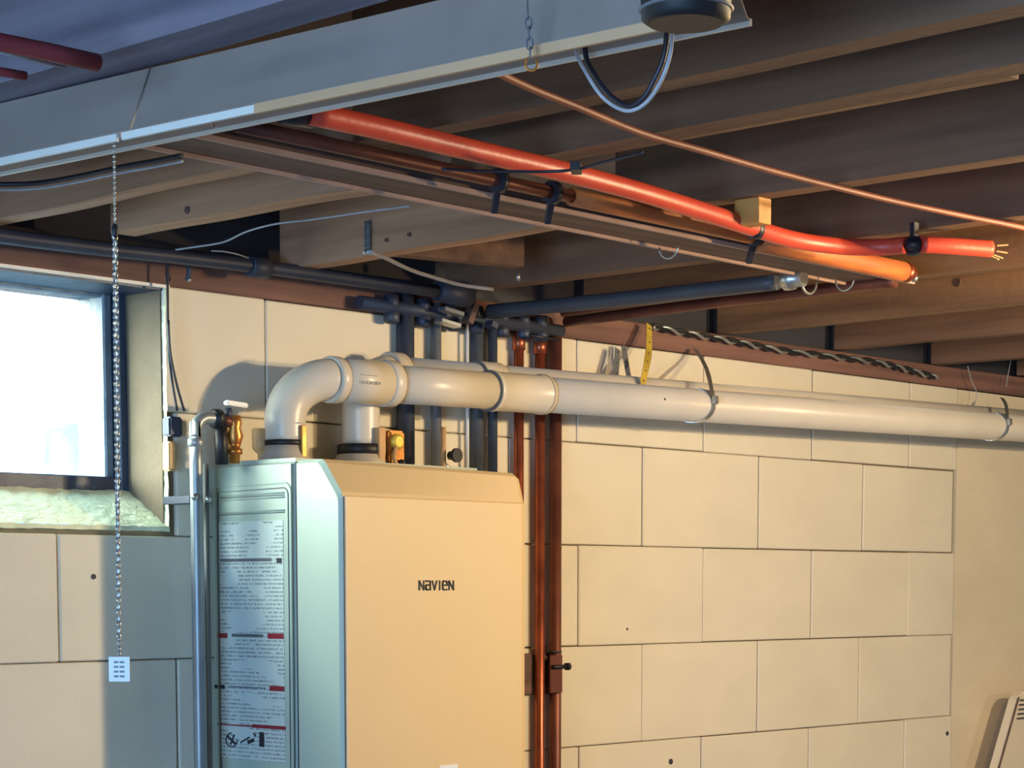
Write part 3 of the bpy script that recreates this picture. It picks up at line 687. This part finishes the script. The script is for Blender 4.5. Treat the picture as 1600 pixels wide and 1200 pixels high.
# ------------------------------------------------------------------ vertical pipes behind the heater
def vpipe(name, px0, px1, Y, m, label, z0=.0, z1=ZJ, py=700, group=None):
    a = on(1, Y, px0, py).x; b = on(1, Y, px1, py).x; x = (a + b) / 2; r = (b - a) / 2 * .72
    t = thing(name, (x, Y, z0), label, 'pipe', group)
    MB().tube([(x, Y, z0), (x, Y, z1)], r, 16).build('pipe', m, t)
    return t, x, r
tt, x, r = vpipe('copper_riser', 803, 818, 2.812, 'copper', 'leftmost of the copper risers, ending hidden behind the heater', 1.2, 2.10, group='copper risers')
MB().lathe((x, 2.812, 2.052), (0, 0, 1), [(0, r), (.001, r * 1.3), (.028, r * 1.3), (.029, r)], 16).build('fitting', 'copper', tt)
tt, x, r = vpipe('copper_riser', 836, 851, 2.812, 'copper', 'middle copper riser with a bright soldered top just right of the heater', .02, 2.10, group='copper risers')
MB().lathe((x, 2.812, 2.050), (0, 0, 1), [(0, r), (.001, r * 1.3), (.026, r * 1.3), (.027, r)], 16).build('fitting', 'copper', tt); xm = x
tt, x, r = vpipe('copper_riser', 859, 877, 2.812, 'dullcopper', 'rightmost and darkest copper riser with a clamp, right of the heater', .02, 2.10, group='copper risers'); xr3 = x
MB().tube([(xr3 - .002, 2.812, 1.47), (xr3 - .002, 2.812, 1.474)], r * 1.2, 16).build('seam', 'seam', tt)
vpipe('wide_dark_riser', 620, 648, 2.812, 'steel', 'widest dark upright tube, seen above and below the white pipes', HZ1 + .006, 2.13)  # wide dark vertical tube left of the grey conduit
vpipe('conduit_riser', 673, 690, 2.812, 'greypipe', 'grey conduit riser in the middle of the pipes above the heater', HZ1 + .006, 2.12)
vpipe('thin_white_riser', 728, 733, 2.812, 'white', 'thin white tube riser left of the slate-blue riser', HZ1 + .006, 2.10)
vpipe('slate_riser', 735, 755, 2.812, 'bluepipe', 'slate-blue riser behind the coupling of the rear white pipe', HZ1 + .006, 2.12)
vpipe('brown_riser', 762, 777, 2.812, 'steel', 'narrow dark riser between the slate-blue one and the copper ones', HZ1 + .006, 2.12)
# shut-off valve between risers
p = on(1, 2.74, 700, 700)
t = thing('shutoff_valve', p, 'small black valve with pale stem on top of the heater among the risers', 'valve')
MB().tube([(p.x - .012, 2.74, HZ1), (p.x - .012, 2.74, HZ1 + .085)], .005, 10).build('stem', 'tan', t)
MB().lathe((p.x, 2.735, p.z - .014), (0, -1, 0), [(0, .008), (.012, .008), (.014, .013), (.020, .013)], 14).build('knob', 'black', t)
MB().tube([(p.x - .012, 2.74, HZ1 + .02), (p.x + .01, 2.74, HZ1 + .008)], .004, 8).build('outlet', 'galv', t)
# cluster of fittings under the joists in the corner
for i, (px, py, dx, dz, m, nm, lab) in enumerate(((700, 505, .05, .008, 'galv', 'metal_bracket', 'shiny flat bracket among the dark fittings over the risers'),
                                     (705, 487, .05, .008, 'greypipe', 'metal_bracket', 'duller flat bracket just above the shiny one over the risers'),
                                     (768, 508, .016, .012, 'steel', 'pipe_union', 'dark union fitting over the slate-blue riser'),
                                     (735, 490, .012, .04, 'board', 'wood_spacer', 'short slanted brown stick hanging over the risers'))):
    c = on(1, 2.765, px, py)
    MB().beam(c - Vector((dx / 2, 0, -.003)), c + Vector((dx / 2, 0, -.003)), .02, dz).build(nm, m, bevel=.001, seg=1, label=lab, cat='fitting')
t = thing('valve_manifold', (2.80, 2.755, 2.10), 'row of dark valves and unions joining the tops of the risers in the corner', 'manifold')
MB().tube([(2.62, 2.805, 2.102), (3.16, 2.805, 2.098)], .012, 14).build('header_pipe', 'steel', t)
for x in (2.70, 2.78, 2.86, 2.92, 2.99, 3.05, 3.10):
    MB().lathe((x, 2.805, 2.072), (0, 0, 1), [(0, .010), (.004, .015), (.020, .015), (.022, .010), (.026, .010), (.027, .014), (.05, .014)], 12).build('union', 'steel', t)
MB().tube([(3.02, 2.76, 2.075), (3.10, 2.758, 2.072)], .003, 8).build('clip', 'darkcable', t)
# clamp block on the risers beside the heater
a = on(1, 2.80, 820, 1022); b = on(1, 2.80, 888, 1084)
t = thing('riser_clamp', (3.11, 2.80, b.z), 'brown backing block with a black bolt holding the copper risers beside the heater', 'clamp')
MB().box(a.x, b.x, 2.822, 2.8285, b.z, a.z).build('backing_block', 'board', t, bevel=.002, seg=1)
c = on(1, 2.79, 873, 1042)
MB().tube([c + Vector((-.020, 0, 0)), c + Vector((.030, 0, 0))], .0045, 10).build('bolt', 'black', t)
MB().lathe(c + Vector((.022, 0, 0)), (1, 0, 0), [(0, .008), (.008, .008)], 6).build('bolt_head', 'black', t)
MB().box(c.x - .022, c.x + .014, 2.792, 2.797, b.z + .004, a.z - .004).build('strap', 'dullcopper', t, bevel=.001, seg=1)

# ------------------------------------------------------------------ pipes left of the heater
t = thing('zinc_drain_pipe', (2.2, 2.75, .02), 'pale zinc pipe with an elbow standing against the wall left of the heater', 'pipe')
x = 2.205
zp = (x, 2.75, 1.0); MB().tube([(x, 2.75, .02), (x, 2.75, 1.0), (x, 2.75, 1.80), (x, 2.75, 1.835), (x, 2.75, 1.846)] + arc((x + .024, 2.75, 1.850), (-1, 0, 0), (0, 0, 1), .024, 10, 90, 8) + [(x + .045, 2.75, 1.874)], .0105, 14, smooth_path=2).build('pipe', 'zinc', t)
MB().lathe((x, 2.75, 1.826), (0, 0, 1), [(0, .0105), (.002, .0135), (.012, .0135), (.014, .0105)], 14).build('hub', 'zinc', t)
MB().lathe((x + .036, 2.75, 1.874), (1, 0, 0), [(0, .010), (.002, .016), (.014, .016), (.016, .010)], 14).build('hub', 'black', t)
for dz, dx in ((0, .012), (.003, -.016)):
    MB().ball((x + dx, 2.735, 1.742 + dz), .006).build('clip_screw', 'galv', t)
MB().box(x - .008, x + .012, 2.758, 2.828, 1.735, 1.748).build('pipe_clip', 'steel', t, bevel=.001, seg=1)
vpipe('thin_grey_conduit', 317, 327, 2.76, 'greypipe', 'thin grey conduit between the pale zinc pipe and the heater side', .02, 1.80, py=760)
vpipe('dark_conduit', 305, 316, 2.775, 'steel', 'dark conduit tucked behind the pale zinc pipe', .02, 1.86, py=760)
t = thing('ball_valve', (2.283, 2.75, HZ1), 'brass ball valve with a white lever on the left rear of the heater top', 'valve')
bx = 2.286
MB().lathe((bx, 2.75, HZ1), (0, 0, 1), [(0, .009), (.014, .009), (.015, .013), (.024, .013), (.025, .009), (.032, .011), (.045, .015), (.058, .011), (.066, .013), (.078, .011)], 16).build('body', 'brass', t)
MB().tube([(x + .05, 2.75, 1.874), (bx, 2.75, 1.868)], .009, 12).build('side_port', 'dullcopper', t)
MB().tube([(x + .052, 2.75, 1.868), (x + .054, 2.75, 1.80)], .011, 12).build('black_branch', 'black', t)
MB().tube([(bx - .012, 2.75, 1.875), (bx - .012, 2.75, 1.893)], .006, 10).build('stem', 'steel', t)
a, b = on(1, 2.74, 352, 629), on(1, 2.74, 385, 634)
MB().beam(a, b, .013, .0075).build('lever', 'white', t, bevel=.002)
p = on(1, 2.75, 408, 690)
t = thing('relief_fitting', (p.x, 2.75, HZ1), 'tan relief fitting between the ball valve and the exhaust collar', 'fitting')
MB().lathe((p.x, 2.75, HZ1), (0, 0, 1), [(0, .006), (.018, .006), (.024, .013), (.028, .0155), (.058, .0155), (.060, .013)], 14).build('body', 'tan', t)
p = on(1, 2.79, 280, 710)
t = thing('wall_fitting', (p.x, 2.80, p.z - .02), 'tan box fitting against the wall left of the pale zinc pipe', 'fitting')
MB().box(p.x - .006, p.x + .008, 2.808, 2.828, p.z - .026, p.z + .022).build('box', 'tan', t, bevel=.002)
p = on(1, 2.80, 278, 668)
MB().box(p.x - .012, p.x + .016, 2.806, 2.828, p.z - .014, p.z + .018).build('junction_box', 'steel', bevel=.003, label='dark junction box on the wall where the two hanging cables end', cat='junction box')
MB().tube([on(1, 2.80, *q) for q in ((262, 398), (262, 460), (263, 540), (268, 590), (277, 642))], .0022, 8, smooth_path=4).build('wall_cable', 'darkcable', label='black cable hanging down beside the window opening, the left of two', cat='cable')
MB().tube([on(1, 2.795, *q) for q in ((263, 500), (266, 550), (276, 600), (288, 642))], .0022, 8, smooth_path=4).build('wall_cable', 'darkcable', label='black cable splitting off to the right beside the window opening', cat='cable')
p = on(1, 2.80, 293, 425)
t = thing('wall_hook', p, 'small dark hook on the sill plate right of the window opening', 'hook')
MB().tube([p + Vector((0, .025, .02)), p + Vector((0, 0, .014)), p + Vector((0, -.004, -.004)), p + Vector((0, .002, -.012))], .004, 8, smooth_path=4).build('hook', 'steel', t)
MB().ball(p + Vector((.001, -.003, -.013)), .0035).build('tip', 'galv', t)
p = on(1, 2.80, 250, 630)

# ------------------------------------------------------------------ pipe hangers on the right
def ring(x, w=.014, tilt=.0, r=.0345, a0=0, a1=360):
    c = px_(x); pts = []
    for k in range(33):
        a_ = R(a0 + (a1 - a0) * k / 32); pts.append(c + Vector((tilt * math.cos(a_), -r * math.cos(a_), r * math.sin(a_))))
    return pts
def hanger(x, lab, tilt, pts):
    t = thing('strap_hanger', px_(x) + Vector((0, 0, -.035)), lab, 'pipe hanger', None)
    MB().ribbon(ring(x, tilt=tilt, a0=-130, a1=75), (1, 0, 0), .012, .0012).build('loop', 'galv', t)
    c = px_(x) + Vector((tilt, -.037, .008))
    MB().box(c.x - .007, c.x + .007, c.y - .006, c.y + .004, c.z - .007, c.z + .010).build('buckle', 'galv', t, bevel=.002)
    MB().ribbon([c + Vector((0, .004, .006))] + pts, (1, 0, 0), .011, .0012, 5).build('strap', 'galv', t)
xh1 = on(1, PY - .035, 1105, 620).x
hanger(xh1, 'shiny perforated strap hanger wrapping the white pipe in the middle', .022, [on(1, 2.68, 1110, 600), on(1, 2.72, 1105, 580), on(1, 2.77, 1097, 562), on(1, 2.81, 1086, 545)])
xh2 = on(1, PY - .035, 1568, 655).x
hanger(xh2, 'strap hanger wrapping the white pipe at its far right end', .022, [on(1, 2.68, 1572, 634), on(1, 2.72, 1566, 622)])
def strap(pts, m, lab, holes=True, w=.015):
    t = thing('perforated_strap', pts[-1], lab, 'pipe hanger')
    MB().ribbon(pts, (1, 0, 0), w, .0012, 5).build('band', m, t)
    P_ = spline([Vector(p) for p in pts], 4)
    for p in P_[1::2]: MB().lathe(p + Vector((0, -.0005, 0)), (0, -1, 0), [(0, .0021), (.0006, .0021)], 8).build('hole', 'seam', t)
strap([on(1, 2.80, 1014, 507), on(1, 2.77, 1014, 545), on(1, 2.735, 1010, 572), on(1, 2.722, 1004, 600)], 'yellow', 'yellow-lit perforated strap dropping from the sill plate to the white pipe')
strap([on(1, 2.80, 965, 545), on(1, 2.79, 963, 575), on(1, 2.78, 960, 602)], 'greypipe', 'grey strap dropping behind the white pipe, left one of the pair')
strap([on(1, 2.80, 974, 540), on(1, 2.79, 980, 575), on(1, 2.78, 986, 604)], 'greypipe', 'grey strap dropping behind the white pipe, right one of the pair')
for pts, lab in ((((1512, 572), (1518, 595), (1526, 615), (1520, 640)), 'thin wire dangling from the sill plate at the far right, left one'), (((1581, 556), (1576, 580), (1572, 605)), 'thin wire dangling from the joist at the far right, right one')):
    MB().tube([on(1, 2.80, *q) for q in pts], .0011, 6, smooth_path=5).build('hanging_wire', 'wire', label=lab, cat='wire')

# ------------------------------------------------------------------ slotted cream panel at the lower right
PYY = 2.73
t = thing('slotted_panel', (5.1, PYY, 0), 'cream plastic panel with dark slots at the lower right corner', 'panel')
q = [on(1, PYY, 1592, 1086), on(1, PYY, 1700, 1068), on(1, PYY, 1700, 1075)]
zt = q[0].z; xl = q[0].x; sl = (on(1, PYY, 1561, 1198).x - xl) / (on(1, PYY, 1561, 1198).z - zt)
vs = []
zb = .0
for y in (PYY, PYY + .03):
    vs += [(xl + sl * (zt - 1.0) * -1, y, 1.0), (xl + .75, y, 1.0), (xl + .65, y, zt + .012), (xl + .03, y, zt + .010), (xl, y, zt - .006)]
body = MB().add(vs, [(0, 1, 2, 3, 4), (9, 8, 7, 6, 5), (0, 5, 6, 1), (1, 6, 7, 2), (2, 7, 8, 3), (3, 8, 9, 4), (4, 9, 5, 0)]).build('panel', 'panel', t, bevel=.004)
for k in range(5):
    zz = zt - .016 - k * .0115
    MB().box(xl + .004 + (-.003 * k) , xl + .35, PYY - .001, PYY + .006, zz, zz + .0042).build('slot', 'seam', t)
MB().beam((xl - .002, PYY - .001, zt - .006), (xl - sl * (zt - 1.0) - .002, PYY - .001, 1.0), .003, .004).build('edge_trim', 'board', t)
MB().box(xl - .06, xl - .03, PYY, PYY + .03, 0, 1.01).box(xl + .6, xl + .63, PYY, PYY + .03, 0, 1.01).build('leg', 'panel', t)

# the bulb itself (outside the frame, where its light comes from)
t = thing('bulb_lamp', LAMP + Vector((0, 0, .05)), 'bare warm bulb in a ceiling socket just right of the frame', 'lamp')
MB().lathe(LAMP + Vector((0, 0, .045)), (0, 0, 1), [(0, .018), (.01, .022), (.055, .024)], 16).build('socket', 'white', t)
